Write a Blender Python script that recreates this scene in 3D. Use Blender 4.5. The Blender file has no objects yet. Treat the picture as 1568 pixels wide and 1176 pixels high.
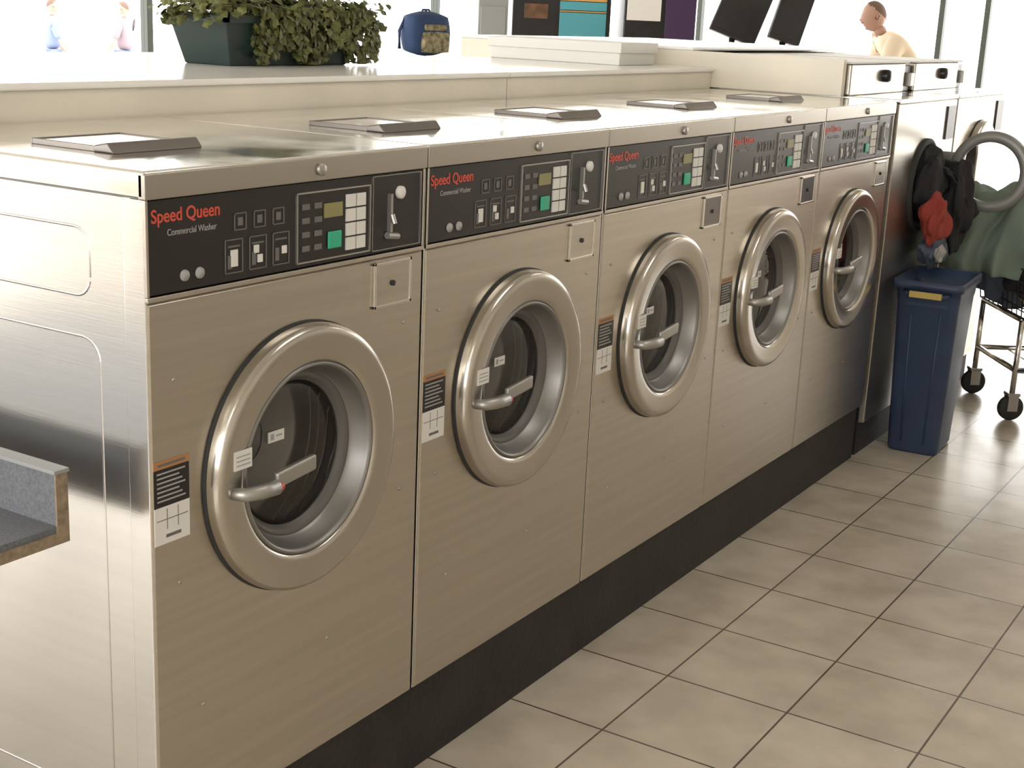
import bpy, bmesh, math, random
from mathutils import Vector, Matrix, noise
random.seed(7)
sc = bpy.context.scene
try:
    sc.view_settings.view_transform = 'Standard'
    sc.view_settings.look = 'None'
except Exception: pass
pi = math.pi

# ------------------------------------------------------------------ materials
def mat(name, col, rough=0.5, metal=0.0, var=0.0, vscale=8.0, bump=0.0, bscale=60.0, emit=None, es=1.0,
        trans=0.0, coat=0.0, stretch=None, rvar=None, rscale=4.0, bdist=0.01):
    m = bpy.data.materials.new(name); m.use_nodes = True
    nt = m.node_tree; b = nt.nodes['Principled BSDF']
    b.inputs['Base Color'].default_value = (*col, 1)
    b.inputs['Roughness'].default_value = rough
    b.inputs['Metallic'].default_value = metal
    if trans: b.inputs['Transmission Weight'].default_value = trans
    if coat: b.inputs['Coat Weight'].default_value = coat
    if emit:
        b.inputs['Emission Color'].default_value = (*emit, 1); b.inputs['Emission Strength'].default_value = es
    tc = nt.nodes.new('ShaderNodeTexCoord'); mp = nt.nodes.new('ShaderNodeMapping')
    nt.links.new(tc.outputs['Object'], mp.inputs['Vector'])
    if stretch: mp.inputs['Scale'].default_value = stretch
    if var:
        n = nt.nodes.new('ShaderNodeTexNoise'); n.inputs['Scale'].default_value = vscale
        n.inputs['Detail'].default_value = 4
        nt.links.new(mp.outputs[0], n.inputs['Vector'])
        r = nt.nodes.new('ShaderNodeValToRGB')
        r.color_ramp.elements[0].position = 0.3; r.color_ramp.elements[1].position = 0.7
        r.color_ramp.elements[0].color = (*[max(0, c*(1-var)) for c in col], 1)
        r.color_ramp.elements[1].color = (*[min(1, c*(1+var)) for c in col], 1)
        nt.links.new(n.outputs['Fac'], r.inputs['Fac']); nt.links.new(r.outputs[0], b.inputs['Base Color'])
    if rvar:
        n3 = nt.nodes.new('ShaderNodeTexNoise'); n3.inputs['Scale'].default_value = rscale; n3.inputs['Detail'].default_value = 5
        nt.links.new(tc.outputs['Object'], n3.inputs['Vector'])
        mr = nt.nodes.new('ShaderNodeMapRange'); mr.inputs['From Min'].default_value = .35; mr.inputs['From Max'].default_value = .65
        mr.inputs['To Min'].default_value = rvar[0]; mr.inputs['To Max'].default_value = rvar[1]
        nt.links.new(n3.outputs['Fac'], mr.inputs['Value']); nt.links.new(mr.outputs[0], b.inputs['Roughness'])
    if bump:
        n2 = nt.nodes.new('ShaderNodeTexNoise'); n2.inputs['Scale'].default_value = bscale
        n2.inputs['Detail'].default_value = 5
        nt.links.new(mp.outputs[0], n2.inputs['Vector'])
        bp = nt.nodes.new('ShaderNodeBump'); bp.inputs['Strength'].default_value = bump
        bp.inputs['Distance'].default_value = bdist
        nt.links.new(n2.outputs['Fac'], bp.inputs['Height']); nt.links.new(bp.outputs[0], b.inputs['Normal'])
    return m

M = {}
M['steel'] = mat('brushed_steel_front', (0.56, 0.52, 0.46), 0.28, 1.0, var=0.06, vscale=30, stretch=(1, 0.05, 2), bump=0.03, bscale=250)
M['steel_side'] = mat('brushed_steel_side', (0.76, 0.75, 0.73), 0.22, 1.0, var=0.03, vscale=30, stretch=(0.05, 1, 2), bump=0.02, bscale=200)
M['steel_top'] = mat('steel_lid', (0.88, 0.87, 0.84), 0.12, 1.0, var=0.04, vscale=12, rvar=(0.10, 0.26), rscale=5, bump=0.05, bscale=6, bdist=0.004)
M['steel_rim'] = mat('steel_rim', (0.44, 0.415, 0.37), 0.30, 1.0)
M['steel_ring'] = mat('door_ring_steel', (0.53, 0.50, 0.45), 0.21, 1.0, var=0.03)
M['chrome'] = mat('chrome', (0.75, 0.73, 0.7), 0.12, 1.0)
M['alu'] = mat('cast_aluminium', (0.42, 0.41, 0.39), 0.42, 0.9, var=0.05)
M['bezel'] = mat('inner_bezel', (0.27, 0.265, 0.26), 0.40, 0.9)
M['grey_ring'] = mat('grey_gasket', (0.13, 0.125, 0.12), 0.45, 0.2)
M['black'] = mat('black_plastic', (0.012, 0.011, 0.012), 0.35, var=0.3)
M['panel'] = mat('black_control_panel', (0.014, 0.012, 0.012), 0.3)
M['plinth'] = mat('black_plinth', (0.014, 0.012, 0.012), 0.6, var=0.4, bump=0.2)
M['drum'] = mat('drum_steel', (0.20, 0.195, 0.19), 0.38, 0.85)
M['glass'] = mat('door_glass', (0.92, 0.93, 0.93), 0.02, trans=1.0)
M['white'] = mat('white_label', (0.72, 0.71, 0.68), 0.5)
M['lgrey'] = mat('grey_print', (0.35, 0.35, 0.35), 0.5)
M['dgrey'] = mat('dim_print', (0.14, 0.135, 0.13), 0.5)
M['red'] = mat('red_print', (0.58, 0.08, 0.05), 0.4)
M['green'] = mat('green_button', (0.03, 0.42, 0.25), 0.4)
M['orange'] = mat('orange_print', (0.42, 0.20, 0.08), 0.5)
M['amber'] = mat('amber_display', (0.26, 0.24, 0.10), 0.4)
M['cream'] = mat('cream_laminate', (0.76, 0.71, 0.61), 0.4, var=0.08, vscale=3)
M['creamtop'] = mat('cream_counter_top', (0.88, 0.87, 0.84), 0.18, var=0.03, vscale=3)
M['darkbar'] = mat('dispenser_handle', (0.20, 0.18, 0.165), 0.4, 0.7)
M['wall'] = mat('tan_wall_paint', (0.52, 0.475, 0.41), 0.8, var=0.05, vscale=2)
M['ceil'] = mat('ceiling_tile', (0.72, 0.70, 0.65), 0.9, var=0.05)
M['frame'] = mat('window_frame_paint', (0.06, 0.07, 0.06), 0.5)
M['pot'] = mat('green_planter_plastic', (0.016, 0.034, 0.030), 0.4)
M['leaf'] = mat('ivy_leaf', (0.10, 0.11, 0.03), 0.55, var=0.6, vscale=25)
M['soil'] = mat('soil', (0.03, 0.02, 0.012), 0.95)
M['blue'] = mat('blue_bin_plastic', (0.030, 0.050, 0.105), 0.45, var=0.15)
M['lam'] = mat('grey_speckled_laminate', (0.12, 0.125, 0.14), 0.45, var=0.25, vscale=220)
M['chip'] = mat('particle_board_edge', (0.24, 0.18, 0.12), 0.85, var=0.3, vscale=90)
M['skin'] = mat('skin', (0.42, 0.25, 0.19), 0.55)
M['hair'] = mat('cropped_hair', (0.13, 0.08, 0.06), 0.8)
M['shirt'] = mat('cream_shirt', (0.72, 0.60, 0.46), 0.8)
M['trouser'] = mat('dark_trousers', (0.06, 0.06, 0.08), 0.8)
M['redcloth'] = mat('red_cloth', (0.27, 0.04, 0.028), 0.9, bump=0.2)
M['blackcloth'] = mat('black_cloth', (0.016, 0.015, 0.017), 0.9, bump=0.2)
M['greencloth'] = mat('grey_green_towel', (0.18, 0.235, 0.195), 0.95, bump=0.4, bscale=300)
M['pinkcloth'] = mat('maroon_cloth', (0.22, 0.03, 0.05), 0.9, bump=0.2)
M['bluegrey'] = mat('blue_grey_cloth', (0.08, 0.10, 0.14), 0.9, bump=0.2)
M['palecloth'] = mat('pale_cloth', (0.35, 0.34, 0.31), 0.9, bump=0.2)
M['yellow'] = mat('yellow_label', (0.50, 0.36, 0.10), 0.5)
M['rubber'] = mat('rubber', (0.02, 0.02, 0.02), 0.7)
M['bag'] = mat('blue_bag_fabric', (0.02, 0.045, 0.12), 0.8)
M['bagtan'] = mat('bag_print', (0.22, 0.19, 0.11), 0.8, var=0.8, vscale=40)
M['teal'] = mat('teal_panel', (0.08, 0.34, 0.42), 0.4)
M['orangep'] = mat('orange_panel', (0.60, 0.34, 0.10), 0.4)
M['purple'] = mat('purple_panel', (0.05, 0.025, 0.075), 0.4)
M['grey'] = mat('grey_metal_paint', (0.25, 0.26, 0.26), 0.5)
M['ring_grey'] = mat('grey_door_ring', (0.24, 0.24, 0.235), 0.4, 0.4)
M['brownpic'] = mat('brown_picture', (0.12, 0.06, 0.03), 0.4, var=0.6, vscale=10)
M['pave'] = mat('outdoor_pavement', (0.55, 0.54, 0.52), 0.9, var=0.1)
M['bluecloth'] = mat('pale_blue_clothes', (0.17, 0.21, 0.32), 0.9)
M['pinkshirt'] = mat('pale_pink_clothes', (0.24, 0.19, 0.21), 0.9)
M['fill_lamp'] = mat('fill_light_glow', (0.9, 0.9, 0.85), 0.5, emit=(1, 0.96, 0.9), es=5.0)  # glow of the added fill panels overhead

def tile_mat():
    m = bpy.data.materials.new('floor_tile'); m.use_nodes = True
    nt = m.node_tree; b = nt.nodes['Principled BSDF']
    tc = nt.nodes.new('ShaderNodeTexCoord'); mp = nt.nodes.new('ShaderNodeMapping')
    sx, sy = 1/0.292, 1/0.314
    mp.inputs['Scale'].default_value = (sx, sy, 1)
    mp.inputs['Location'].default_value = (-0.503*sx, -1.69*sy, 0)
    nt.links.new(tc.outputs['Object'], mp.inputs['Vector'])
    br = nt.nodes.new('ShaderNodeTexBrick')
    br.offset = 0; br.squash = 1
    br.inputs['Scale'].default_value = 1
    br.inputs['Brick Width'].default_value = 1; br.inputs['Row Height'].default_value = 1
    br.inputs['Mortar Size'].default_value = 0.009; br.inputs['Mortar Smooth'].default_value = 0.2
    br.inputs['Color1'].default_value = (0.51, 0.45, 0.37, 1)
    br.inputs['Color2'].default_value = (0.56, 0.50, 0.415, 1)
    br.inputs['Mortar'].default_value = (0.09, 0.068, 0.052, 1)
    nt.links.new(mp.outputs[0], br.inputs['Vector'])
    n = nt.nodes.new('ShaderNodeTexNoise'); n.inputs['Scale'].default_value = 6; n.inputs['Detail'].default_value = 6
    nt.links.new(tc.outputs['Object'], n.inputs['Vector'])
    mx = nt.nodes.new('ShaderNodeMixRGB'); mx.blend_type = 'MULTIPLY'; mx.inputs[0].default_value = 1
    r = nt.nodes.new('ShaderNodeValToRGB')
    r.color_ramp.elements[0].color = (0.82, 0.81, 0.79, 1); r.color_ramp.elements[1].color = (1.05, 1.05, 1.05, 1)
    r.color_ramp.elements[0].position = 0.35; r.color_ramp.elements[1].position = 0.65
    nt.links.new(n.outputs['Fac'], r.inputs[0])
    nt.links.new(br.outputs['Color'], mx.inputs[1]); nt.links.new(r.outputs[0], mx.inputs[2])
    nt.links.new(mx.outputs[0], b.inputs['Base Color'])
    b.inputs['Roughness'].default_value = 0.25
    bp = nt.nodes.new('ShaderNodeBump'); bp.invert = True
    bp.inputs['Strength'].default_value = 0.4; bp.inputs['Distance'].default_value = 0.003
    nt.links.new(br.outputs['Fac'], bp.inputs['Height']); nt.links.new(bp.outputs[0], b.inputs['Normal'])
    return m
M['tile'] = tile_mat()

# ------------------------------------------------------------------ helpers
def link(o): sc.collection.objects.link(o); return o
def empty(name, loc=(0, 0, 0), rotz=0):
    e = bpy.data.objects.new(name, None); e.empty_display_size = 0.1
    e.location = loc; e.rotation_euler[2] = rotz
    return link(e)
def mk(name, verts, faces, m, smooth=False, parent=None, bevel=0, bseg=2, sub=0):
    me = bpy.data.meshes.new(name); me.from_pydata([tuple(v) for v in verts], [], faces); me.update()
    bm = bmesh.new(); bm.from_mesh(me); bmesh.ops.recalc_face_normals(bm, faces=bm.faces); bm.to_mesh(me); bm.free()
    if isinstance(m, (list, tuple)):
        for q in m: me.materials.append(q)
    else: me.materials.append(m)
    if smooth:
        for p in me.polygons: p.use_smooth = True
    o = link(bpy.data.objects.new(name, me))
    if parent: o.parent = parent
    if bevel:
        b = o.modifiers.new('bevel', 'BEVEL'); b.width = bevel; b.segments = bseg; b.limit_method = 'ANGLE'
        for p in me.polygons: p.use_smooth = True
        w = o.modifiers.new('wn', 'WEIGHTED_NORMAL')
    if sub:
        s = o.modifiers.new('sub', 'SUBSURF'); s.levels = sub; s.render_levels = sub
    return o
def boxdata(x0, x1, y0, y1, z0, z1):
    v = [(x, y, z) for x in (x0, x1) for y in (y0, y1) for z in (z0, z1)]
    f = [(0, 1, 3, 2), (4, 6, 7, 5), (0, 4, 5, 1), (2, 3, 7, 6), (0, 2, 6, 4), (1, 5, 7, 3)]
    return v, f
def box(name, x0, x1, y0, y1, z0, z1, m, parent=None, bevel=0):
    v, f = boxdata(x0, x1, y0, y1, z0, z1)
    return mk(name, v, f, m, parent=parent, bevel=bevel)
class MB:
    def __init__(s): s.v = []; s.f = []
    def add(s, v, f):
        n = len(s.v); s.v += [tuple(a) for a in v]; s.f += [tuple(i+n for i in q) for q in f]
    def box(s, *a): s.add(*boxdata(*a))
    def tube(s, pts, r, n=8, closed=False):
        pts = [Vector(p) for p in pts]; N = len(pts); vs = []; fs = []
        up = Vector((0, 0, 1))
        for i, p in enumerate(pts):
            if closed: d = (pts[(i+1) % N]-pts[i-1])
            else: d = (pts[min(i+1, N-1)]-pts[max(i-1, 0)])
            d.normalize()
            a = d.cross(up)
            if a.length < 0.05: a = d.cross(Vector((1, 0, 0)))
            a.normalize(); b = d.cross(a)
            rr = r[i] if isinstance(r, (list, tuple)) else r
            for k in range(n):
                t = 2*pi*k/n; vs.append(p+a*math.cos(t)*rr+b*math.sin(t)*rr)
        for i in range(N if closed else N-1):
            j = (i+1) % N
            for k in range(n):
                l = (k+1) % n
                fs.append((i*n+k, i*n+l, j*n+l, j*n+k))
        if not closed:
            fs.append(tuple(range(n))); fs.append(tuple((N-1)*n+k for k in range(n)))
        s.add(vs, fs)
    def obj(s, name, m, parent=None, smooth=True, bevel=0):
        return mk(name, s.v, s.f, m, smooth=smooth, parent=parent, bevel=bevel)
def lathe(name, prof, cy, cz, m, parent=None, seg=96, axis='X', cx=0):
    vs = []; fs = []; n = len(prof)
    for k in range(seg):
        t = 2*pi*k/seg; c, s_ = math.cos(t), math.sin(t)
        for r, x in prof:
            if axis == 'X': vs.append((x, cy+r*c, cz+r*s_))
            elif axis == 'Y': vs.append((cx+r*c, x, cz+r*s_))
            else: vs.append((cx+r*c, cy+r*s_, x))
    for k in range(seg):
        l = (k+1) % seg
        for i in range(n-1):
            fs.append((k*n+i, k*n+i+1, l*n+i+1, l*n+i))
    o = mk(name, vs, fs, m, smooth=True, parent=parent)
    bm = bmesh.new(); bm.from_mesh(o.data); bmesh.ops.remove_doubles(bm, verts=bm.verts, dist=1e-5)
    bmesh.ops.recalc_face_normals(bm, faces=bm.faces); bm.to_mesh(o.data); bm.free()
    for p in o.data.polygons: p.use_smooth = True
    return o
def disc_prof_dome(r, x, h, n=8):
    return [(r*math.cos(i/n*pi/2), x+h*math.sin(i/n*pi/2)) for i in range(n+1)]
def text(name, body, size, x, y, z, m, parent, bold=0.0, sx=1.0):
    c = bpy.data.curves.new(name, 'FONT'); c.body = body; c.size = size; c.extrude = 0.0004; c.offset = bold
    c.materials.append(m)
    o = link(bpy.data.objects.new(name, c)); o.parent = parent
    o.location = (x, y, z); o.rotation_euler = (pi/2, 0, pi/2); o.scale = (sx, 1, 1)
    return o
def holed_panel(name, y0, y1, z0, z1, cy, cz, r, m, parent, depth=0.02, x=0.0):
    angs = set(2*pi*k/96 for k in range(96))
    for (yy, zz) in ((y0, z0), (y1, z0), (y0, z1), (y1, z1)):
        angs.add(math.atan2(zz-cz, yy-cy) % (2*pi))
    angs = sorted(angs)
    def hit(a, e):
        c, s = math.cos(a), math.sin(a); t = 1e9
        if c > 1e-9: t = min(t, (y1-e-cy)/c)
        if c < -1e-9: t = min(t, (y0+e-cy)/c)
        if s > 1e-9: t = min(t, (z1-e-cz)/s)
        if s < -1e-9: t = min(t, (z0+e-cz)/s)
        return cy+c*t, cz+s*t
    vs = []; fs = []; N = len(angs)
    for a in angs:
        vs.append((x-0.03, cy+r*math.cos(a), cz+r*math.sin(a)))
        vs.append((x, cy+r*math.cos(a), cz+r*math.sin(a)))
        h = hit(a, 0.004); vs.append((x, *h))
        h = hit(a, 0.001); vs.append((x-0.0025, *h))
        h = hit(a, 0.0); vs.append((x-depth, *h))
    for i in range(N):
        j = (i+1) % N
        for k in range(4):
            fs.append((i*5+k, i*5+k+1, j*5+k+1, j*5+k))
    return mk(name, vs, fs, m, parent=parent)

# ------------------------------------------------------------------ camera
f_px, W = 2144.0, 1568.0
p = math.atan(573/2144.0); yaw = math.radians(31.8)
H = Vector((-math.sin(yaw), math.cos(yaw), 0)); R = Vector((math.cos(yaw), math.sin(yaw), 0)); Z = Vector((0, 0, 1))
F = H*math.cos(p)-Z*math.sin(p); U = H*math.sin(p)+Z*math.cos(p)
ro = math.radians(2.56)
cr = R*math.cos(ro)+U*math.sin(ro); cu = U*math.cos(ro)-R*math.sin(ro)
cam = bpy.data.cameras.new('camera'); co = link(bpy.data.objects.new('camera', cam))
mw = Matrix((cr, cu, -F)).transposed().to_4x4(); mw.translation = Vector((1.43, -1.338, 1.466))
co.matrix_world = mw
cam.sensor_width = 36; cam.lens = 36*f_px/W*0.997; cam.clip_end = 200
cam.shift_x = 0.002; cam.shift_y = 0.001
sc.camera = co

# ------------------------------------------------------------------ room
X0, X1, Y0, Y1, CH = -7.0, 3.0, -5.0, 12.0, 3.0
box('floor', X0-0.1, X1+0.1, Y0-0.1, Y1+0.1, -0.1, 0, M['tile'])
box('ceiling', X0-0.1, X1+0.1, Y0-0.1, Y1+0.1, CH, CH+0.1, M['ceil'])
box('wall_east', X1, X1+0.12, Y0, Y1, 0, CH, M['wall'])
def window_wall(name, fixed, a0, a1, axis, muls, sill=0.15, head=2.9):
    mb = MB()
    t0, t1 = fixed
    def bx(u0, u1, z0, z1, d=0):
        if axis == 'Y': mb.box(t0+d, t1-d, u0, u1, z0, z1)
        else: mb.box(u0, u1, t0+d, t1-d, z0, z1)
    bx(a0, a1, 0, sill); bx(a0, a1, head, CH)
    mb.obj(name, M['wall'], smooth=False)
    for i, u in enumerate(muls):
        v, f = boxdata(t0+0.02, t1-0.02, u-0.03, u+0.03, sill, head) if axis == 'Y' else boxdata(u-0.025, u+0.025, t0+0.02, t1-0.02, sill, head)
        mk('window_frame_%s_%d' % (name[-4:], i+1), v, f, M['frame'], bevel=0.004)
window_wall('wall_west', (X0-0.12, X0), Y0, Y1, 'Y', [-4.9, -1.1, 2.8, 6.7, 10.6, 11.95])
window_wall('wall_north', (Y1, Y1+0.12), X0, X1, 'X', [-4.8, -2.36, -1.95, 0.4, 2.95])
window_wall('wall_south', (Y0-0.12, Y0), X0, X1, 'X', [-4.5, -2.0, 0.5, 2.95], sill=0.9)  # unseen windows behind the camera, added to light the machine side
box('outdoor_pavement', -60, 60, -60, 80, -0.5, -0.4, M['pave'])
for i, yy in enumerate((-2.5, 1.5, 5.5, 9.5)):
    e = empty('added_fill_light', (1.3, yy, CH))  # unseen ceiling panels, added as fill light for the room
    box('housing', -0.3, 0.3, -0.6, 0.6, -0.06, 0, M['white'], parent=e)
    box('fill_emitter', -0.27, 0.27, -0.57, 0.57, -0.07, -0.055, M['fill_lamp'], parent=e)

# world
w = bpy.data.worlds.new('world'); sc.world = w; w.use_nodes = True
bg = w.node_tree.nodes['Background']; bg.inputs[0].default_value = (1.0, 0.985, 0.955, 1); bg.inputs[1].default_value = 6.8
def portal(name, loc, rot, sx, sy):
    l = bpy.data.lights.new(name, 'AREA'); l.shape = 'RECTANGLE'; l.size = sx; l.size_y = sy
    l.cycles.is_portal = True
    o = link(bpy.data.objects.new(name, l)); o.location = loc; o.rotation_euler = rot
portal('window_portal_west', (X0-0.06, 3.5, 1.55), (0, -pi/2, 0), 2.7, 17)
portal('window_portal_north', (-2, Y1+0.06, 1.55), (-pi/2, 0, 0), 10, 2.7)
portal('added_window_portal_south', (-2, Y0-0.06, 1.9), (pi/2, 0, 0), 10, 2.0)  # sampling portal for the added south windows

# ------------------------------------------------------------------ washing machines
WM, ZB, ZT = 0.66, 0.194, 1.236
def dressed_door(e, cy, cz, s=1.0):
    P = [(.222, .0), (.222, .014), (.2205, .022), (.217, .0275), (.212, .0305), (.206, .0315), (.196, .0305), (.190, .0300), (.172, .0285), (.166, .0275), (.162, .025), (.160, .022)]
    lathe('door_ring', [(r*s, x) for r, x in P], cy, cz, M['steel_ring'], e)
    lathe('door_ring_painted_shadow', [(.2245*s, .0), (.2245*s, .004), (.221*s, .005)], cy, cz, M['rubber'], e)  # thin black ring stands in for the shade around the door ring
    lathe('door_inner_bezel', [(r*s, x) for r, x in [(.160, .022), (.1575, .026), (.154, .025), (.151, .018), (.141, -.006), (.137, -.010)]], cy, cz, M['bezel'], e)
    lathe('door_gasket', [(r*s, x) for r, x in [(.137, -.010), (.132, -.008), (.127, -.018), (.121, -.024)]], cy, cz, M['grey_ring'], e)
    lathe('door_glass', disc_prof_dome(.122*s, -.024, .012), cy, cz, M['glass'], e)
def drum(e, cy, cz, r=.148):
    lathe('drum', [(r, -.03), (r, -.07), (r*1.1, -.08), (r*1.1, -.26), (r*.98, -.28), (0.0001, -.285)], cy, cz, M['drum'], e)
    mb = MB()
    for k in range(3):
        a = 0.5+2*pi*k/3
        c = Vector((0, math.cos(a), math.sin(a)))*r*1.02
        mb.tube([(-.09, cy+c.y, cz+c.z), (-.27, cy+c.y, cz+c.z)], .018, 8)
    for q in (.03, .06, .09, .12):
        mb.tube([(-.284, cy+q*math.cos(t*pi/16), cz+q*math.sin(t*pi/16)) for t in range(32)], .003, 5, closed=True)
    for k in range(5):
        mb.tube([(-.10-.034*k, cy+r*1.095*math.cos(t*pi/24), cz+r*1.095*math.sin(t*pi/24)) for t in range(48)], .0018, 5, closed=True)
    mb.obj('drum_lifters', M['drum'], e)

def washer():
    e = empty('washing_machine')
    kids_before = set(bpy.data.objects)
    cy, cz = .33, .7515
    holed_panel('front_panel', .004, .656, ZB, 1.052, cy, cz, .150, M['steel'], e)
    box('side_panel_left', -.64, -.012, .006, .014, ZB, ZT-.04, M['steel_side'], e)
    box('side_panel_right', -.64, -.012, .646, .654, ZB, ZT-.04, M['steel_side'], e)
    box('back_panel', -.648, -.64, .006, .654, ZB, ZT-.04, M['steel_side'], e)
    box('bottom_pan', -.64, -.012, .014, .646, ZB, ZB+.01, M['plinth'], e)
    box('corner_post', -.045, -.003, .0035, .012, ZB, ZT-.042, M['steel_side'], e, bevel=.002)
    drum(e, cy, cz)
    box('plinth', -.62, -.018, .0, .66, 0, ZB-.001, M['plinth'], e)
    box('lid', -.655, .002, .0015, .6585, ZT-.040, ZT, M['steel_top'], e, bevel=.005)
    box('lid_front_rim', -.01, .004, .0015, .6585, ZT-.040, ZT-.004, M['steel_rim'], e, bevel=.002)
    lathe('lid_lock', [(.010, .004), (.010, .008), (.007, .010), (.0001, .010)], .37, ZT-.022, M['alu'], e, seg=24)
    mb = MB(); mb.box(-.365, -.225, .122, .294, ZT, ZT+.007)
    mb.obj('dispenser_lid', M['steel_top'], e, smooth=False, bevel=.002)
    mb = MB()
    mb.box(-.368, -.364, .118, .298, ZT, ZT+.009); mb.box(-.364, -.225, .118, .122, ZT, ZT+.009)
    mb.box(-.364, -.225, .294, .298, ZT, ZT+.009)
    mb.obj('dispenser_frame', M['darkbar'], e, smooth=False, bevel=.001)
    v, f = boxdata(-.225, -.180, .115, .301, ZT, ZT+.016)
    v = [(a-(.014 if (c > ZT+.01 and a > -.2) else 0), b_, c-(.006 if (c > ZT+.01 and a < -.2) else 0)) for a, b_, c in v]
    mk('dispenser_handle', v, f, M['darkbar'], parent=e, bevel=.003)
    box('control_panel', -.03, -.002, .010, .650, 1.062, 1.194, M['panel'], e)
    mb = MB()
    mb.box(-.03, .002, .004, .656, 1.0525, 1.060); mb.box(-.03, .001, .004, .009, 1.060, 1.196)
    mb.box(-.03, .001, .651, .656, 1.060, 1.196)
    mb.obj('panel_trim', M['steel'], e, smooth=False, bevel=.001)
    text('logo_text', 'Speed Queen', .0265, -.0015, .016, 1.163, M['red'], e, bold=.0004, sx=.93)
    text('subtitle_text', 'Commercial Washer', .0135, -.0015, .046, 1.143, M['lgrey'], e, sx=.85)
    g = MB(); wpr = MB()
    def frame(y0, y1, z0, z1, t=.0016, mbx=g):
        for a in ((y0, y1, z0, z0+t), (y0, y1, z1-t, z1), (y0, y0+t, z0, z1), (y1-t, y1, z0, z1)):
            mbx.box(-.002, -.0008, *a)
    for q in (.180, .222, .264):
        frame(q, q+.026, 1.136, 1.162)
        g.box(-.002, -.0008, q+.008, q+.018, 1.143, 1.155)
    for q in (.160, .212, .264):
        frame(q, q+.038, 1.073, 1.124)
        g.box(-.002, -.0008, q+.006, q+.032, 1.112, 1.1145)
        g.box(-.002, -.0008, q+.006, q+.014, 1.08, 1.100)
    for k in range(4):
        for c in (.332, .362):
            g.box(-.002, -.0008, c, c+.018, 1.086+k*.022, 1.095+k*.022)
    g.obj('panel_icons', M['dgrey'], e, smooth=False)
    wpr.box(-.002, .0002, .172, .186, 1.083, 1.108)
    for k in range(4):
        for c in (.440, .4665):
            wpr.box(-.002, .0012, c, c+.023, 1.077+k*.0235, 1.0975+k*.0235)
    for k, (a, b_) in enumerate(((.222, 1.098), (.285, 1.090), (.230, 1.083))):
        wpr.box(-.002, .0002, a, a+.010, b_, b_+.012)
    wpr.obj('panel_keys', M['white'], e, smooth=False)
    for yy in (.078, .108):
        lathe('indicator', [(.0085, -.002), (.008, .001), (.0001, .002)], yy, 1.083, M['lgrey'], e, seg=20)
    fr = MB()
    def frame2(y0, y1, z0, z1, t=.0025):
        for a in ((y0, y1, z0, z0+t), (y0, y1, z1-t, z1), (y0, y0+t, z0, z1), (y1-t, y1, z0, z1)):
            fr.box(-.002, .0015, *a)
    frame2(.317, .503, 1.068, 1.180); frame2(.508, .645, 1.066, 1.192, .0012)
    fr.obj('display_frame', M['alu'], e, smooth=False)
    box('start_button', -.002, .002, .394, .427, 1.084, 1.112, M['green'], e, bevel=.003)
    box('display', -.002, .0005, .385, .430, 1.135, 1.158, M['amber'], e)
    lathe('coin_return_button', [(.011, -.002), (.011, .004), (.008, .006), (.0001, .006)], .585, 1.160, M['white'], e, seg=24)
    mb = MB(); mb.box(-.002, .006, .552, .558, 1.095, 1.160); mb.tube([(.004, .545, 1.09), (.004, .575, 1.086)], .006)
    mb.tube([(.006, .556, 1.125), (.012, .556, 1.110)], .004)
    mb.obj('coin_slot', M['alu'], e, smooth=False)
    mb = MB()
    for a in ((.512, .618, .966, .972), (.512, .618, 1.040, 1.046), (.512, .518, .966, 1.046), (.612, .618, .966, 1.046)): mb.box(0, .005, *a)
    mb.obj('coin_box_frame', M['chrome'], e, smooth=False, bevel=.001)
    box('coin_box_door', 0, .003, .518, .612, .972, 1.040, M['steel'], e)
    lathe('coin_box_lock', [(.005, .003), (.005, .006), (.0001, .006)], .565, 1.006, M['rubber'], e, seg=20)
    dressed_door(e, cy, cz)
    mb = MB()
    mb.tube([(.026, .140, .742), (.046, .150, .742), (.054, .175, .742), (.056, .208, .742)], [.009, .011, .012, .013], 14)
    mb.obj('handle_pivot', M['alu'], e)
    v, f = boxdata(.048, .060, .208, .300, .738, .764)
    v = [(a, b_, c+(b_-.205)*.10) for a, b_, c in v]
    mk('handle_lever', v, f, M['alu'], parent=e, bevel=.004)
    lathe('handle_button', [(.007, .058), (.007, .064), (.0001, .065)], .212, .742, M['red'], e, seg=20)
    v, f = boxdata(.030, .0318, .142, .180, .778, .808)
    mk('ring_label', v, f, M['white'], parent=e)
    v, f = boxdata(-.0105, -.0095, .262, .300, .785, .803)
    mk('glass_label', v, f, M['white'], parent=e)
    mb = MB(); mb.box(-.0095, -.0092, .268, .276, .789, .799); mb.box(-.0095, -.0092, .281, .295, .793, .796)
    for k in range(3): mb.box(.0318, .0321, .146, .176, .784+k*.007, .786+k*.007)
    mb.obj('label_print', M['lgrey'], e, smooth=False)
    mb = MB()
    for (a, b_) in ((.562, .795), (.562, .775), (.562, .735), (.05, .935), (.60, .93), (.10, .40), (.40, .40), (.055, .62), (.6, .62)):
        rr = .004 if a == .562 else .0026
        mb.tube([(-.001, a, b_), (.002, a, b_)], rr, 10)
    mb.obj('screws', M['alu'], e)
    box('sticker_header', 0, .0008, .008, .078, .806, .818, M['orange'], e)
    box('sticker_text_block', 0, .0008, .008, .078, .748, .806, M['black'], e)
    box('sticker_table', 0, .0008, .008, .078, .690, .748, M['white'], e)
    mb = MB()
    for k in range(7): mb.box(.0008, .0011, .014, .070-(k % 3)*.006, .756+k*.007, .7585+k*.007)
    mb.obj('sticker_print', M['lgrey'], e, smooth=False)
    mb = MB()
    for q in (.032, .054): mb.box(.0008, .0011, q, q+.0012, .712, .744)
    mb.box(.0008, .0011, .012, .074, .727, .7282); mb.box(.0008, .0011, .03, .06, .699, .704)
    mb.box(.0008, .0011, .016, .070, .810, .814)
    mb.obj('sticker_lines', M['dgrey'], e, smooth=False)
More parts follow.
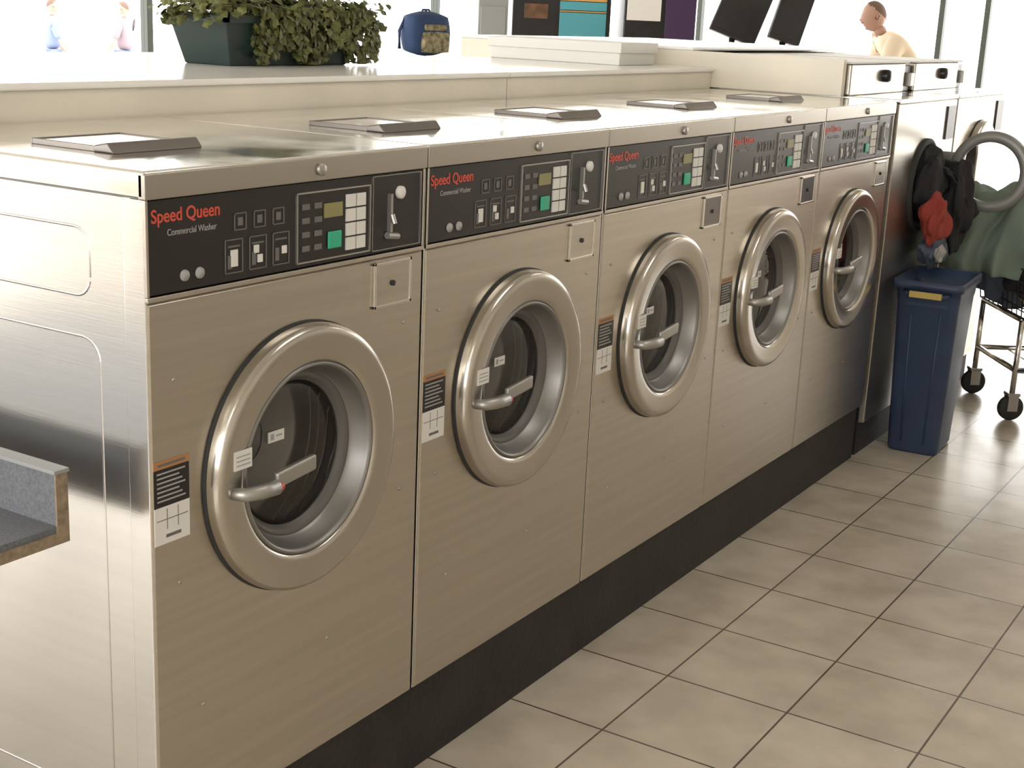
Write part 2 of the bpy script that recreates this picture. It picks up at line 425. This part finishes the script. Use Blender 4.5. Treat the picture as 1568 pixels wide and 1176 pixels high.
    return e, [o for o in bpy.data.objects if o not in kids_before]
e0, kids = washer()
for i in range(1, 5):
    e = empty('washing_machine', (0, WM*i, 0))
    for k in kids:
        c = k.copy(); sc.collection.objects.link(c); c.parent = e
        if i in (2, 3) and k.name.startswith('coin_box_door'):
            c.data = k.data.copy(); c.data.materials[0] = M['darkbar'] if i == 2 else M['black']
def rr_path(x0, x1, z0, z1, r, y, n=6):
    pts = []
    for cx, cz, a0 in ((x1-r, z1-r, 0), (x0+r, z1-r, pi/2), (x0+r, z0+r, pi), (x1-r, z0+r, 3*pi/2)):
        for k in range(n+1):
            a = a0+k/n*pi/2; pts.append((cx+r*math.cos(a), y, cz+r*math.sin(a)))
    return pts
mb = MB()
mb.tube(rr_path(-.60, -.115, 1.045, 1.145, .03, .0080), .003, 8, closed=True)
mb.tube(rr_path(-.60, -.10, .235, .985, .035, .0080), .003, 8, closed=True)
mb.obj('side_panel_pressing', M['steel_side'], e0)

# ------------------------------------------------------------------ large machines
def big_washer(y0, opened):
    e = empty('large_washing_machine', (0, y0, 0)); w_ = .72
    cy, cz = .37, .93
    holed_panel('front_panel', .004, w_-.004, .12, 1.225, cy, cz, .14, M['steel'], e)
    box('side_panel_left', -.72, -.012, .006, .014, .12, 1.225, M['steel_side'], e)
    box('side_panel_right', -.72, -.012, w_-.014, w_-.006, .12, 1.225, M['steel_side'], e)
    box('back_panel', -.73, -.72, .006, w_-.006, .12, 1.225, M['steel_side'], e)
    box('plinth', -.70, -.02, 0, w_, 0, .119, M['plinth'], e)
    box('top_panel', -.73, .004, .002, w_-.002, 1.2255, 1.240, M['steel_top'], e, bevel=.003)
    box('control_housing', -.70, -.175, .004, w_-.12, 1.240, 1.345, M['steel'], e, bevel=.006)
    box('control_housing_end', -.70, -.19, w_-.12, w_-.006, 1.240, 1.335, M['black'], e, bevel=.004)
    box('housing_cap', -.70, -.165, .002, w_-.10, 1.345, 1.352, M['white'], e, bevel=.002)
    lathe('selector_knob', [(.022, -.176), (.022, -.160), (.018, -.152), (.0001, -.150)], .36, 1.302, M['black'], e, seg=32)
    box('coin_slide', -.192, -.16, w_-.09, w_-.04, 1.26, 1.31, M['alu'], e, bevel=.003)
    drum(e, cy, cz, .138)
    lathe('door_opening_gasket', [(.165, 0), (.165, .010), (.158, .014), (.148, .014), (.138, .006), (.136, -.03)], cy, cz, M['rubber'], e)
    box('control_strip', .0, .006, w_-.13, w_-.03, 1.08, 1.2, M['panel'], e)
    if opened:
        d = empty('porthole_door'); d.parent = e; d.location = (.175, .62, .975)
        lathe('ring', [(.145, -.02), (.148, 0), (.143, .014), (.132, .020), (.120, .018), (.112, .012), (.108, -.02), (.115, -.026), (.135, -.026), (.145, -.02)], 0, 0, M['ring_grey'], d, axis='Y')
        lathe('glass', [(.109, -.002), (.0001, -.006)], 0, 0, M['glass'], d, axis='Y')
        mb = MB(); mb.box(-.175, -.135, -.012, .012, -.05, -.02); mb.box(-.175, -.135, -.012, .012, .03, .06)
        mb.obj('hinge', M['alu'], d, smooth=False)
        mb = MB(); mb.tube([(.145, 0, -.04), (.17, -.02, -.03), (.17, -.02, .03), (.145, 0, .04)], .008)
        mb.obj('pull', M['black'], d)
    else:
        dressed_door(e, cy, cz, 0.9)
big_washer(3.335, True); big_washer(4.06, False)

# ------------------------------------------------------------------ island bulkhead
e = empty('bulkhead_counter')
box('front_fascia', -.70, -.668, 0.0, 1.96, 1.10, 1.292, M['cream'], e, bevel=.002)
box('front_fascia_far', -.70, -.668, 1.964, 3.298, 1.10, 1.292, M['cream'], e, bevel=.002)
box('body', -1.40, -.70, 0.02, 3.298, 0, 1.285, M['cream'], e)
box('top_near', -1.42, -.658, 0.0, 1.96, 1.292, 1.306, M['creamtop'], e, bevel=.004)
box('top_far', -1.42, -.658, 1.964, 3.298, 1.292, 1.306, M['creamtop'], e, bevel=.004)
e = empty('raised_bulkhead')
box('end_panel', -1.74, -.19, 3.301, 3.331, 1.238, 1.360, M['cream'], e, bevel=.002)
box('body', -1.72, -.745, 3.331, 4.90, 0, 1.352, M['cream'], e)
box('top_cap', -1.76, -.745, 3.30, 4.92, 1.360, 1.372, M['creamtop'], e, bevel=.003)
e = empty('white_carton', (-1.10, 3.03, 1.306))
v, f = boxdata(-.26, .26, -.10, .16, 0, .070)
mk('carton_body', v, f, M['white'], parent=e, bevel=.004)
mk('carton_lid', *boxdata(-.268, .268, -.108, .168, .040, .075), M['white'], parent=e, bevel=.003)

# ------------------------------------------------------------------ planter with ivy
e = empty('ivy_planter', (-1.12, 1.50, 1.306))
def frus(bx_, by_, tx, ty, h, z0=0):
    v = [(sx*bx_, sy*by_, z0) for sx, sy in ((-1, -1), (1, -1), (1, 1), (-1, 1))]+[(sx*tx, sy*ty, z0+h) for sx, sy in ((-1, -1), (1, -1), (1, 1), (-1, 1))]
    return v, [(0, 3, 2, 1), (0, 1, 5, 4), (1, 2, 6, 5), (2, 3, 7, 6), (3, 0, 4, 7)]
mk('trough', *frus(.078, .225, .098, .26, .115), M['pot'], parent=e, bevel=.004)
mb = MB()
for a in ((-.106, .106, -.268, -.256), (-.106, .106, .256, .268), (-.106, -.094, -.268, .268), (.094, .106, -.268, .268)):
    mb.box(*a, .105, .123)
mb.obj('rim', M['pot'], e, smooth=False)
box('soil', -.094, .094, -.245, .245, .10, .112, M['soil'], e)
lv = MB()
def leaf(mbx, c, nrm, s):
    nrm = Vector(nrm).normalized(); a = nrm.cross(Vector((random.uniform(-1, 1), random.uniform(-1, 1), random.uniform(-1, 1)))).normalized(); b = nrm.cross(a)
    c = Vector(c)
    pts = [(0, -.9), (.55, -.55), (.95, -.25), (.5, .05), (.55, .6), (0, 1.05), (-.55, .6), (-.5, .05), (-.95, -.25), (-.55, -.55)]
    vs = [c+nrm*s*.15]+[c+a*x*s+b*y*s-nrm*s*.15*(abs(x)) for x, y in pts]
    vs = [Vector((q.x, q.y, max(q.z, .004))) for q in vs]
    mbx.add(vs, [(0, 1+i, 1+(i+1) % 10) for i in range(10)])
for i in range(1750):
    if i < 950:
        y = random.uniform(-.31, .34); x = random.gauss(0, .06)
        h = .12+.065*math.sqrt(max(0, 1-(y/.36)**2))*random.random()+.014*math.sin(y*25)
        leaf(lv, (x, y, h), (x*4+random.uniform(-.5, .5), y*1.5+random.uniform(-.6, .6), .8), random.uniform(.010, .018))
    else:
        y = random.uniform(-.16, .32); L = .120+.03*math.sin(y*30)
        z = .14-random.random()*L
        leaf(lv, (.105+random.uniform(-.01, .030)-(.13-z)*.12, y, z), (1, random.uniform(-.6, .6), random.uniform(-.2, .7)), random.uniform(.010, .017))
for k in range(30):
    y = random.choice((-1, 1))*random.uniform(.28, .36)
    leaf(lv, (random.uniform(-.08, .1), y, random.uniform(.10, .16)), (random.uniform(-.5, 1), y*2, .5), .016)
lv.obj('ivy_leaves', M['leaf'], e, smooth=False)
st = MB()
for k in range(40):
    y = random.uniform(-.22, .25); x = random.uniform(-.05, .09)
    st.tube([(x, y, .11), (x*1.2, y+random.uniform(-.03, .03), .15), (x*1.6+.02, y+random.uniform(-.06, .06), .14)], .002, 5)
st.obj('ivy_stems', M['leaf'], e)

# ------------------------------------------------------------------ laminate counter at lower left
e = empty('laminate_counter')
xe = -.098
box('worktop', -1.35, xe, -1.0, -.085, .713, .727, M['lam'], e)
box('worktop_core', -1.35, xe+.0, -1.0, -.085, .700, .7125, M['chip'], e)
box('upstand', -1.35, xe, -.085, -.066, .700, .805, M['lam'], e)
box('upstand_end', xe, xe+.003, -.0865, -.0655, .700, .805, M['chip'], e)
box('worktop_end', xe, xe+.003, -1.0, -.0865, .700, .717, M['chip'], e)
box('upstand_cap', -1.35, xe+.004, -.089, -.062, .805, .811, M['grey'], e, bevel=.001)
for (a, b_) in ((-1.3, -.95), (-1.3, -.15), (-.75, -.15), (-.75, -.95)):
    box('leg', a, a+.04, b_, b_+.04, 0, .700, M['grey'], e)

# ------------------------------------------------------------------ back counter & clutter
e = empty('folding_counter')
box('base', -3.35, -2.75, 2.0, 6.6, 0, 1.19, M['cream'], e)
box('top', -3.4, -2.7, 1.95, 6.65, 1.19, 1.22, M['creamtop'], e, bevel=.004)
e = empty('backpack', (-2.98, 4.78, 1.226), math.radians(-20))
def superbox(name, cx, cy_, cz_, sx, sy, sz, m, parent, k=.5, seg=5):
    bm = bmesh.new(); bmesh.ops.create_cube(bm, size=2)
    bmesh.ops.subdivide_edges(bm, edges=bm.edges, cuts=seg, use_grid_fill=True)
    for v in bm.verts:
        s = v.co.normalized(); v.co = v.co*(1-k)+s*k*1.25
        v.co = Vector((cx+v.co.x*sx, cy_+v.co.y*sy, cz_+v.co.z*sz))
    me = bpy.data.meshes.new(name); bm.to_mesh(me); bm.free(); me.materials.append(m)
    for q in me.polygons: q.use_smooth = True
    o = link(bpy.data.objects.new(name, me)); o.parent = parent; return o
superbox('body', 0, 0, .110, .075, .118, .100, M['bag'], e, .6)
superbox('front_pocket', .07, 0.01, .068, .03, .080, .052, M['bagtan'], e, .3)
superbox('flap', .055, 0.01, .142, .03, .070, .016, M['bagtan'], e, .3)
mb = MB()
mb.tube([(0, -.03, .205), (0, -.02, .23), (0, .02, .23), (0, .03, .205)], .006)
mb.tube([(-.03, -.11, .18), (-.02, -.15, .12), (-.03, -.14, .03)], .009); mb.tube([(-.03, .11, .18), (-.02, .14, .12), (-.03, .13, .03)], .009)
mb.obj('straps', M['bag'], e)
e = empty('paper_cup', (-2.95, 4.30, 1.22))
lathe('cup', [(.0001, 0), (.028, 0), (.038, .10), (.036, .10), (.027, .004)], 0, 0, M['white'], e, axis='Z', seg=32)

def faced(name, x, y, a=math.radians(-50)): return empty(name, (x, y, 0), a)
def at(px, t):
    u = px-784-24.; v = -540-(px-784)*.0448
    d = H*(2071-v*.2581)+R*u
    return Vector((1.43, -1.338, 0))+d*t
def unit_box(nm, w_, d, h, m, par, y=0, z0=0, x0=0, bevel=.01): return box(nm, x0-d, x0, y-w_/2, y+w_/2, z0, h, m, par, bevel)
v_ = at(757, .0052); e = faced('storage_cabinet', v_.x, v_.y)
unit_box('body', .24, .25, 1.58, M['grey'], e); box('door', 0, .012, -.10, .10, .1, 1.50, M['grey'], e, bevel=.004)
v_ = at(862, .0055); e = faced('vending_machine', v_.x, v_.y)
unit_box('body', .84, .35, 1.83, M['black'], e)
box('display_top', 0, .012, -.02, .38, 1.575, 1.78, M['orangep'], e, bevel=.003)
box('display_band', 0, .014, -.02, .38, 1.50, 1.57, M['teal'], e, bevel=.003)
box('display_panel', 0, .014, -.02, .38, 1.485, 1.495, M['orangep'], e, bevel=.003)
box('display_lower', 0, .012, -.02, .38, 1.20, 1.48, M['teal'], e, bevel=.003)
box('picture', 0, .012, -.32, -.12, 1.42, 1.54, M['brownpic'], e, bevel=.003)
box('coin_panel', 0, .012, -.38, -.08, .9, 1.25, M['grey'], e, bevel=.003)
box('delivery_flap', 0, .02, -.2, .3, .35, .55, M['grey'], e, bevel=.005)
v_ = at(1013, .0055); e = faced('jukebox_cabinet', v_.x, v_.y)
unit_box('body', .62, .3, 1.75, M['black'], e)
box('lit_title_glass', 0, .012, -.29, 0.0, 1.44, 1.70, M['white'], e, bevel=.003)
box('side_art', 0, .012, .04, .30, 1.3, 1.7, M['purple'], e, bevel=.003)
box('button_shelf', 0, .12, -.28, .28, 1.05, 1.12, M['grey'], e, bevel=.01)
def tv(px, t, tilt, ww):
    v_ = at(px, t); e = faced('television', v_.x, v_.y, math.radians(-58))
    box('stand_base', -.2, .2, -.2, .2, 0, .03, M['black'], e, bevel=.005)
    mb = MB(); mb.tube([(0, 0, .03), (0, 0, 1.34)], .025, 12); mb.tube([(0, 0, 1.34), (.0, .02, 1.42)], .03, 10)
    mb.obj('post', M['black'], e)
    s = bpy.data.objects.new('screen_pivot', None); link(s); s.parent = e; s.location = (.03, .03, 1.46); s.rotation_euler = (tilt, math.radians(-8), 0)
    box('casing', -.05, .03, -ww/2, ww/2, -.13, .34, M['black'], s, bevel=.012)
    box('screen', .03, .033, -ww/2+.03, ww/2-.03, -.10, .31, M['panel'], s)
tv(1125, .0052, math.radians(-20), .38); tv(1203, .0048, math.radians(-16), .24)

# ------------------------------------------------------------------ blue bin
e = empty('recycling_bin', (.125, 3.62, 0), math.radians(4))
def rrect(hx, hy, r, z, n=5):
    pts = []
    for sx, sy, a0 in ((1, 1, 0), (-1, 1, pi/2), (-1, -1, pi), (1, -1, 3*pi/2)):
        for k in range(n+1):
            a = a0+k/n*pi/2; pts.append((sx*(hx-r)+r*math.cos(a), sy*(hy-r)+r*math.sin(a), z))
    return pts
def loft(rings, m, name, parent, capb=True):
    n = len(rings[0]); vs = [q for r_ in rings for q in r_]; fs = []
    for i in range(len(rings)-1):
        for k in range(n): fs.append((i*n+k, i*n+(k+1) % n, (i+1)*n+(k+1) % n, (i+1)*n+k))
    if capb: fs.append(tuple(range(n)))
    return mk(name, vs, fs, m, smooth=True, parent=parent)
loft([rrect(.085, .12, .03, 0), rrect(.090, .125, .03, .01), rrect(.106, .155, .03, .55), rrect(.108, .162, .03, .56), rrect(.110, .168, .03, .60),
      rrect(.121, .180, .03, .600), rrect(.121, .180, .03, .628), rrect(.108, .166, .03, .628), rrect(.10, .156, .03, .56), rrect(.08, .115, .03, .03), rrect(.01, .01, .003, .03)], M['blue'], 'tub', e)
mb = MB()
for k in (-.05, .05): mb.tube([(k*.8, -.126, .04), (k, -.152, .52)], .004, 8)
mb.obj('ribs', M['blue'], e)
mb = MB(); mb.tube([(-.075, -.165, .59), (-.065, -.190, .585), (.065, -.190, .585), (.075, -.165, .59)], .008)
mb.obj('handle', M['blue'], e)
v, f = boxdata(-.055, .055, -.200, -.196, .575, .597)
mk('label', v, f, M['yellow'], parent=e, bevel=.001)

# ------------------------------------------------------------------ laundry cart
CX = .03
e = empty('laundry_cart', (.28+CX, 4.2, 0), math.radians(35))
LX, LY = .70, .40
fr = MB(); r = .011
for (a, b_) in ((0, 0), (LX, 0), (0, LY), (LX, LY)):
    fr.tube([(a, b_, .10), (a, b_, .40)], r, 10)
loop = [(0, 0), (LX, 0), (LX, LY), (0, LY), (0, 0)]
for z in (.20, .40):
    for i in range(4): fr.tube([(*loop[i], z), (*loop[i+1], z)], r, 10)
for k in range(1, 6): fr.tube([(LX*k/6, 0, .20), (LX*k/6, LY, .20)], .004, 6)
fr.obj('frame', M['chrome'], e)
bs = MB()
def bl(z):
    o_ = .01+.03*(z-.40)/.28
    return [(-o_, -o_), (LX+o_, -o_), (LX+o_, LY+o_), (-o_, LY+o_)]
for z in (.41, .45, .50, .55, .60, .68):
    q = bl(z)
    for i in range(4): bs.tube([(*q[i], z), (*q[(i+1) % 4], z)], .008 if z == .68 else .003, 6)
b0, b1 = bl(.41), bl(.68)
for i in range(4):
    n = 14 if i % 2 == 0 else 9
    for k in range(n+1):
        t = k/n
        p0 = Vector((*b0[i], .41)).lerp(Vector((*b0[(i+1) % 4], .41)), t); p1 = Vector((*b1[i], .68)).lerp(Vector((*b1[(i+1) % 4], .68)), t)
        bs.tube([p0, p1], .0025, 6)
for k in range(1, 14): bs.tube([(LX*k/14, 0, .41), (LX*k/14, LY, .41)], .0025, 6)
bs.obj('wire_basket', M['rubber'], e)
hb = MB(); hb.tube([(LX+.06, 0, .66), (LX+.12, 0, .80), (LX+.12, LY, .80), (LX+.06, LY, .66)], .012, 10)
hb.obj('push_handle', M['chrome'], e)
for (a, b_) in ((0, 0), (LX, 0), (0, LY), (LX, LY)):
    wh = lathe('caster_wheel', [(.0001, -.015), (.042, -.015), (.05, -.008), (.05, .008), (.042, .015), (.0001, .015)], 0, .05, M['rubber'], e, axis='Y', cx=0, seg=32)
    wh.location = (a, b_, 0)
    mb = MB(); mb.box(a-.02, a+.02, b_-.024, b_-.019, .04, .105); mb.box(a-.02, a+.02, b_+.019, b_+.024, .04, .105); mb.box(a-.024, a+.024, b_-.024, b_+.024, .10, .112)
    mb.obj('caster_fork', M['alu'], e, smooth=False)

def heap(name, c, s, m, seed, parent=None, amp=.25):
    # crumpled cloth: broad lobes plus long soft vertical folds
    bm = bmesh.new(); bmesh.ops.create_icosphere(bm, subdivisions=5, radius=1)
    o_ = Vector((seed*3.1, seed*1.7, seed))
    for v in bm.verts:
        q = v.co.copy()
        a = math.atan2(q.y, q.x)
        n = noise.noise(q*1.3+o_)*amp*1.5
        n += math.sin(a*7+seed+noise.noise(q*1.5+o_)*3.5)*amp*.22*(1-q.z*q.z)
        n += noise.noise(Vector((q.x*4, q.y*4, q.z*1.3))+o_)*amp*.5
        v.co = Vector((c[0]+q.x*s[0]*(1+n), c[1]+q.y*s[1]*(1+n), c[2]+q.z*s[2]*(1+n*.8)))
    me = bpy.data.meshes.new(name); bm.to_mesh(me); bm.free(); me.materials.append(m)
    for q in me.polygons: q.use_smooth = True
    o = link(bpy.data.objects.new(name, me))
    if parent: o.parent = parent
    return o
e = empty('laundry_pile')
heap('maroon_garment', (.50, 4.60, .68), (.22, .22, .24), M['pinkcloth'], 2, e, .35)
heap('dark_garment', (.25, 4.50, .66), (.17, .15, .20), M['blackcloth'], 5, e, .35)
heap('red_garment', (.42, 4.36, .60), (.13, .12, .17), M['redcloth'], 8, e, .35)
heap('blue_garment', (.20, 4.42, .54), (.14, .12, .12), M['bluegrey'], 4, e, .35)
heap('pale_garment', (.36, 4.30, .50), (.08, .06, .07), M['yellow'], 6, e, .35)
heap('dark_skirt', (.30, 4.28, .56), (.09, .07, .09), M['blackcloth'], 9, e, .35)
def sheet(name, prof, wdir, wid, m, parent, seed=0, amp=.02, nu=60, taper=0.0):
    prof = [Vector(q) for q in prof]; wdir = Vector(wdir).normalized(); vs = []; fs = []
    N = 48; L = [0]
    for i in range(1, len(prof)): L.append(L[-1]+(prof[i]-prof[i-1]).length)
    def samp(t):
        d = t*L[-1]
        for i in range(1, len(prof)):
            if d <= L[i]+1e-9:
                return prof[i-1].lerp(prof[i], (d-L[i-1])/(L[i]-L[i-1]))
        return prof[-1]
    P = [samp(i/N) for i in range(N+1)]
    for _ in range(4): P = [P[0]]+[(P[i-1]+P[i]*2+P[i+1])/4 for i in range(1, N)]+[P[-1]]
    for i in range(N+1):
        tn = (P[min(i+1, N)]-P[max(i-1, 0)]).normalized(); nr = tn.cross(wdir).normalized()
        for k in range(nu+1):
            s = k/nu-.5; t = i/N
            fold = math.sin(s*14+seed+t*1.5)*amp*(.4+t)+noise.noise(Vector((s*6+seed, t*5, seed)))*amp*2.2
            edge = noise.noise(Vector((seed+9, t*3, s*2)))*.06
            vs.append(P[i]+wdir*(s*wid*(1-taper*t)+edge)+nr*fold+Vector((0, 0, 1))*noise.noise(Vector((s*3, seed, 4)))*.08*t)
    for i in range(N):
        for k in range(nu):
            a = i*(nu+1)+k; fs.append((a, a+1, a+nu+2, a+nu+1))
    o = mk(name, vs, fs, m, smooth=True, parent=parent)
    sd = o.modifiers.new('sol', 'SOLIDIFY'); sd.thickness = .006
    return o
sheet('green_towel', [(.30, 4.55, .84), (.25, 4.38, .91), (.20, 4.22, .87), (.16, 4.12, .76), (.14, 4.10, .64), (.14, 4.11, .57)], (1, .25, 0), .36, M['greencloth'], e, 3, .026, taper=.15)
# clothes spilling from the open porthole
e = empty('spilled_clothes')
heap('black_shirt', (.015, 3.72, .945), (.065, .125, .115), M['blackcloth'], 12, e, .3)
heap('black_jacket', (.095, 3.84, .84), (.06, .085, .16), M['blackcloth'], 15, e, .35)
heap('red_shirt', (.075, 3.655, .815), (.045, .075, .095), M['redcloth'], 17, e, .35)
heap('blue_shirt', (.07, 3.72, .72), (.045, .12, .075), M['bluegrey'], 21, e, .35)
heap('pale_sock', (.105, 3.66, .70), (.02, .035, .03), M['palecloth'], 23, e, .35)
sheet('dark_sleeve', [(.02, 3.76, 1.00), (.07, 3.80, .97), (.11, 3.84, .90), (.135, 3.87, .80)], (.1, 1, 0), .12, M['blackcloth'], e, 7, .014)

# ------------------------------------------------------------------ people
def person(name, loc, rotz, shirt, pants, lean=0.0, scale=1.0):
    e = empty(name, loc, rotz); e.scale = (scale,)*3
    def body(nm, pts, edges, radii, m):
        me = bpy.data.meshes.new(nm); me.from_pydata(pts, edges, []); me.materials.append(m)
        o = link(bpy.data.objects.new(nm, me)); o.parent = e
        sk = o.modifiers.new('skin', 'SKIN'); sk.use_smooth_shade = True
        for i, r_ in enumerate(radii):
            me.skin_vertices[0].data[i].radius = r_ if isinstance(r_, tuple) else (r_, r_)
        me.skin_vertices[0].data[0].use_root = True
        s = o.modifiers.new('sub', 'SUBSURF'); s.levels = 2; s.render_levels = 2
        return o
    def sp(h): return Vector((h*math.sin(lean), 0, .95+h*math.cos(lean)))
    neck = sp(.53); ch = sp(.36); wa = sp(.15)
    shl, shr = sp(.46)+Vector((0, .19, 0)), sp(.46)+Vector((0, -.19, 0))
    el = shl+Vector((.06, .05, -.29)); er = shr+Vector((.06, -.05, -.29))
    wl = el+Vector((.16, -.02, -.20)); wr = er+Vector((.16, .02, -.20))
    pts = [(0, 0, .93), wa, ch, neck, shl, el, shr, er]
    body('torso_shirt', pts, [(0, 1), (1, 2), (2, 3), (2, 4), (4, 5), (2, 6), (6, 7)],
         [(.16, .12), (.15, .12), (.18, .15), .08, .09, .06, .09, .06], shirt)
    pts = [(0, 0, .93), (0, .09, .86), (.02, .10, .48), (-.02, .10, .08), (.12, .11, .04), (0, -.09, .86), (.02, -.10, .48), (-.02, -.10, .08), (.12, -.11, .04)]
    body('legs', pts, [(0, 1), (1, 2), (2, 3), (3, 4), (0, 5), (5, 6), (6, 7), (7, 8)], [.13, .095, .065, .045, .035, .095, .065, .045, .035], pants)
    hd = neck+Vector((.09 if lean > .2 else .02, 0, .15))
    body('neck', [tuple(neck-Vector((0, 0, .02))), tuple(neck.lerp(hd, .6))], [(0, 1)], [.066, .060], M['skin'])
    for nm, a, b_, sy in (('left_arm', el, wl, 1), ('right_arm', er, wr, -1)):
        d = (b_-a).normalized(); palm = b_+d*.06
        pts = [a, b_, palm]; ed = [(0, 1), (1, 2)]; rd = [.042, .028, (.032, .016)]
        for k in range(4):
            off = Vector((0, (k-1.5)*.02, 0)); L_ = (.055, .07, .075, .06)[k]
            i0 = len(pts); pts += [palm+off+d*.025, palm+off+d*(.025+L_*.55)+Vector((0, 0, -.008)), palm+off+d*(.025+L_)+Vector((-.012, 0, -.02))]
            ed += [(2, i0), (i0, i0+1), (i0+1, i0+2)]; rd += [.010, .009, .008]
        i0 = len(pts); s0 = b_+d*.02+Vector((0, -sy*.025, 0)); pts += [s0, s0+d*.035+Vector((0, -sy*.025, 0)), s0+d*.06+Vector((0, -sy*.03, 0))]
        ed += [(1, i0), (i0, i0+1), (i0+1, i0+2)]; rd += [.012, .010, .009]
        body(nm, [tuple(q) for q in pts], ed, rd, M['skin'])
    def headmesh(nm, m, grow, cut):
        bm = bmesh.new(); bmesh.ops.create_uvsphere(bm, u_segments=32, v_segments=24, radius=1)
        if cut:
            dl = [v for v in bm.verts if v.co.z < .35+max(0, v.co.x)*.9-max(0, -v.co.x)*.75]
            bmesh.ops.delete(bm, geom=dl, context='VERTS')
        for v in bm.verts:
            q = v.co.copy(); x, y, z = q.x*.098*grow, q.y*.077*grow, q.z*.118*grow
            if q.z < 0: x *= 1+.12*q.z*(1 if q.x < 0 else -.15); y *= 1+.28*q.z
            if q.x > .8 and abs(q.y) < .25 and -.35 < q.z < .15: x += .024*(1-abs(q.y)/.25)*(1-abs(q.z+.15)/.25 if abs(q.z+.15) < .25 else 0)
            if q.x > .6 and .1 < q.z < .3: x += .004
            if q.x > .5 and q.z < -.75: x += .014
            v.co = Vector((x, y, z))
        me = bpy.data.meshes.new(nm); bm.to_mesh(me); bm.free(); me.materials.append(m)
        for q in me.polygons: q.use_smooth = True
        o = link(bpy.data.objects.new(nm, me)); o.parent = e; o.location = hd; o.rotation_euler = (0, .15, 0)
    headmesh('head', M['skin'], 1, False); headmesh('hair', M['hair'], 1.035, True)
    for sy in (-1, 1):
        mb = MB(); mb.tube([(hd.x-.008+.02*math.cos(t*pi/6), hd.y+sy*.08, hd.z-.005+.03*math.sin(t*pi/6)) for t in range(12)], .006, 6, closed=True)
        mb.tube([(hd.x-.008, hd.y+sy*.070, hd.z-.02), (hd.x-.008, hd.y+sy*.078, hd.z+.02)], .012, 6)
        mb.obj('ear', M['skin'], e)
        mb = MB(); mb.tube([(hd.x+.084, hd.y+sy*.03-.006, hd.z+.012), (hd.x+.086, hd.y+sy*.03+.006, hd.z+.012)], .007, 8)
        mb.obj('eye', M['black'], e)
    mb = MB(); mb.tube([(hd.x+.088, -.022, hd.z-.055), (hd.x+.094, 0, hd.z-.056), (hd.x+.088, .022, hd.z-.055)], .004, 6)
    mb.obj('mouth', M['pinkcloth'], e)
    return e
person('standing_man', (-2.6+.50, 10.5+.30, 0), math.radians(212), M['shirt'], M['trouser'], lean=.76, scale=1.05)
person('pedestrian', (-17.6, 14.6, -.4), math.radians(60), M['bluecloth'], M['bluecloth'])
person('pedestrian', (-17.2, 15.8, -.4), math.radians(200), M['pinkshirt'], M['bluecloth'])
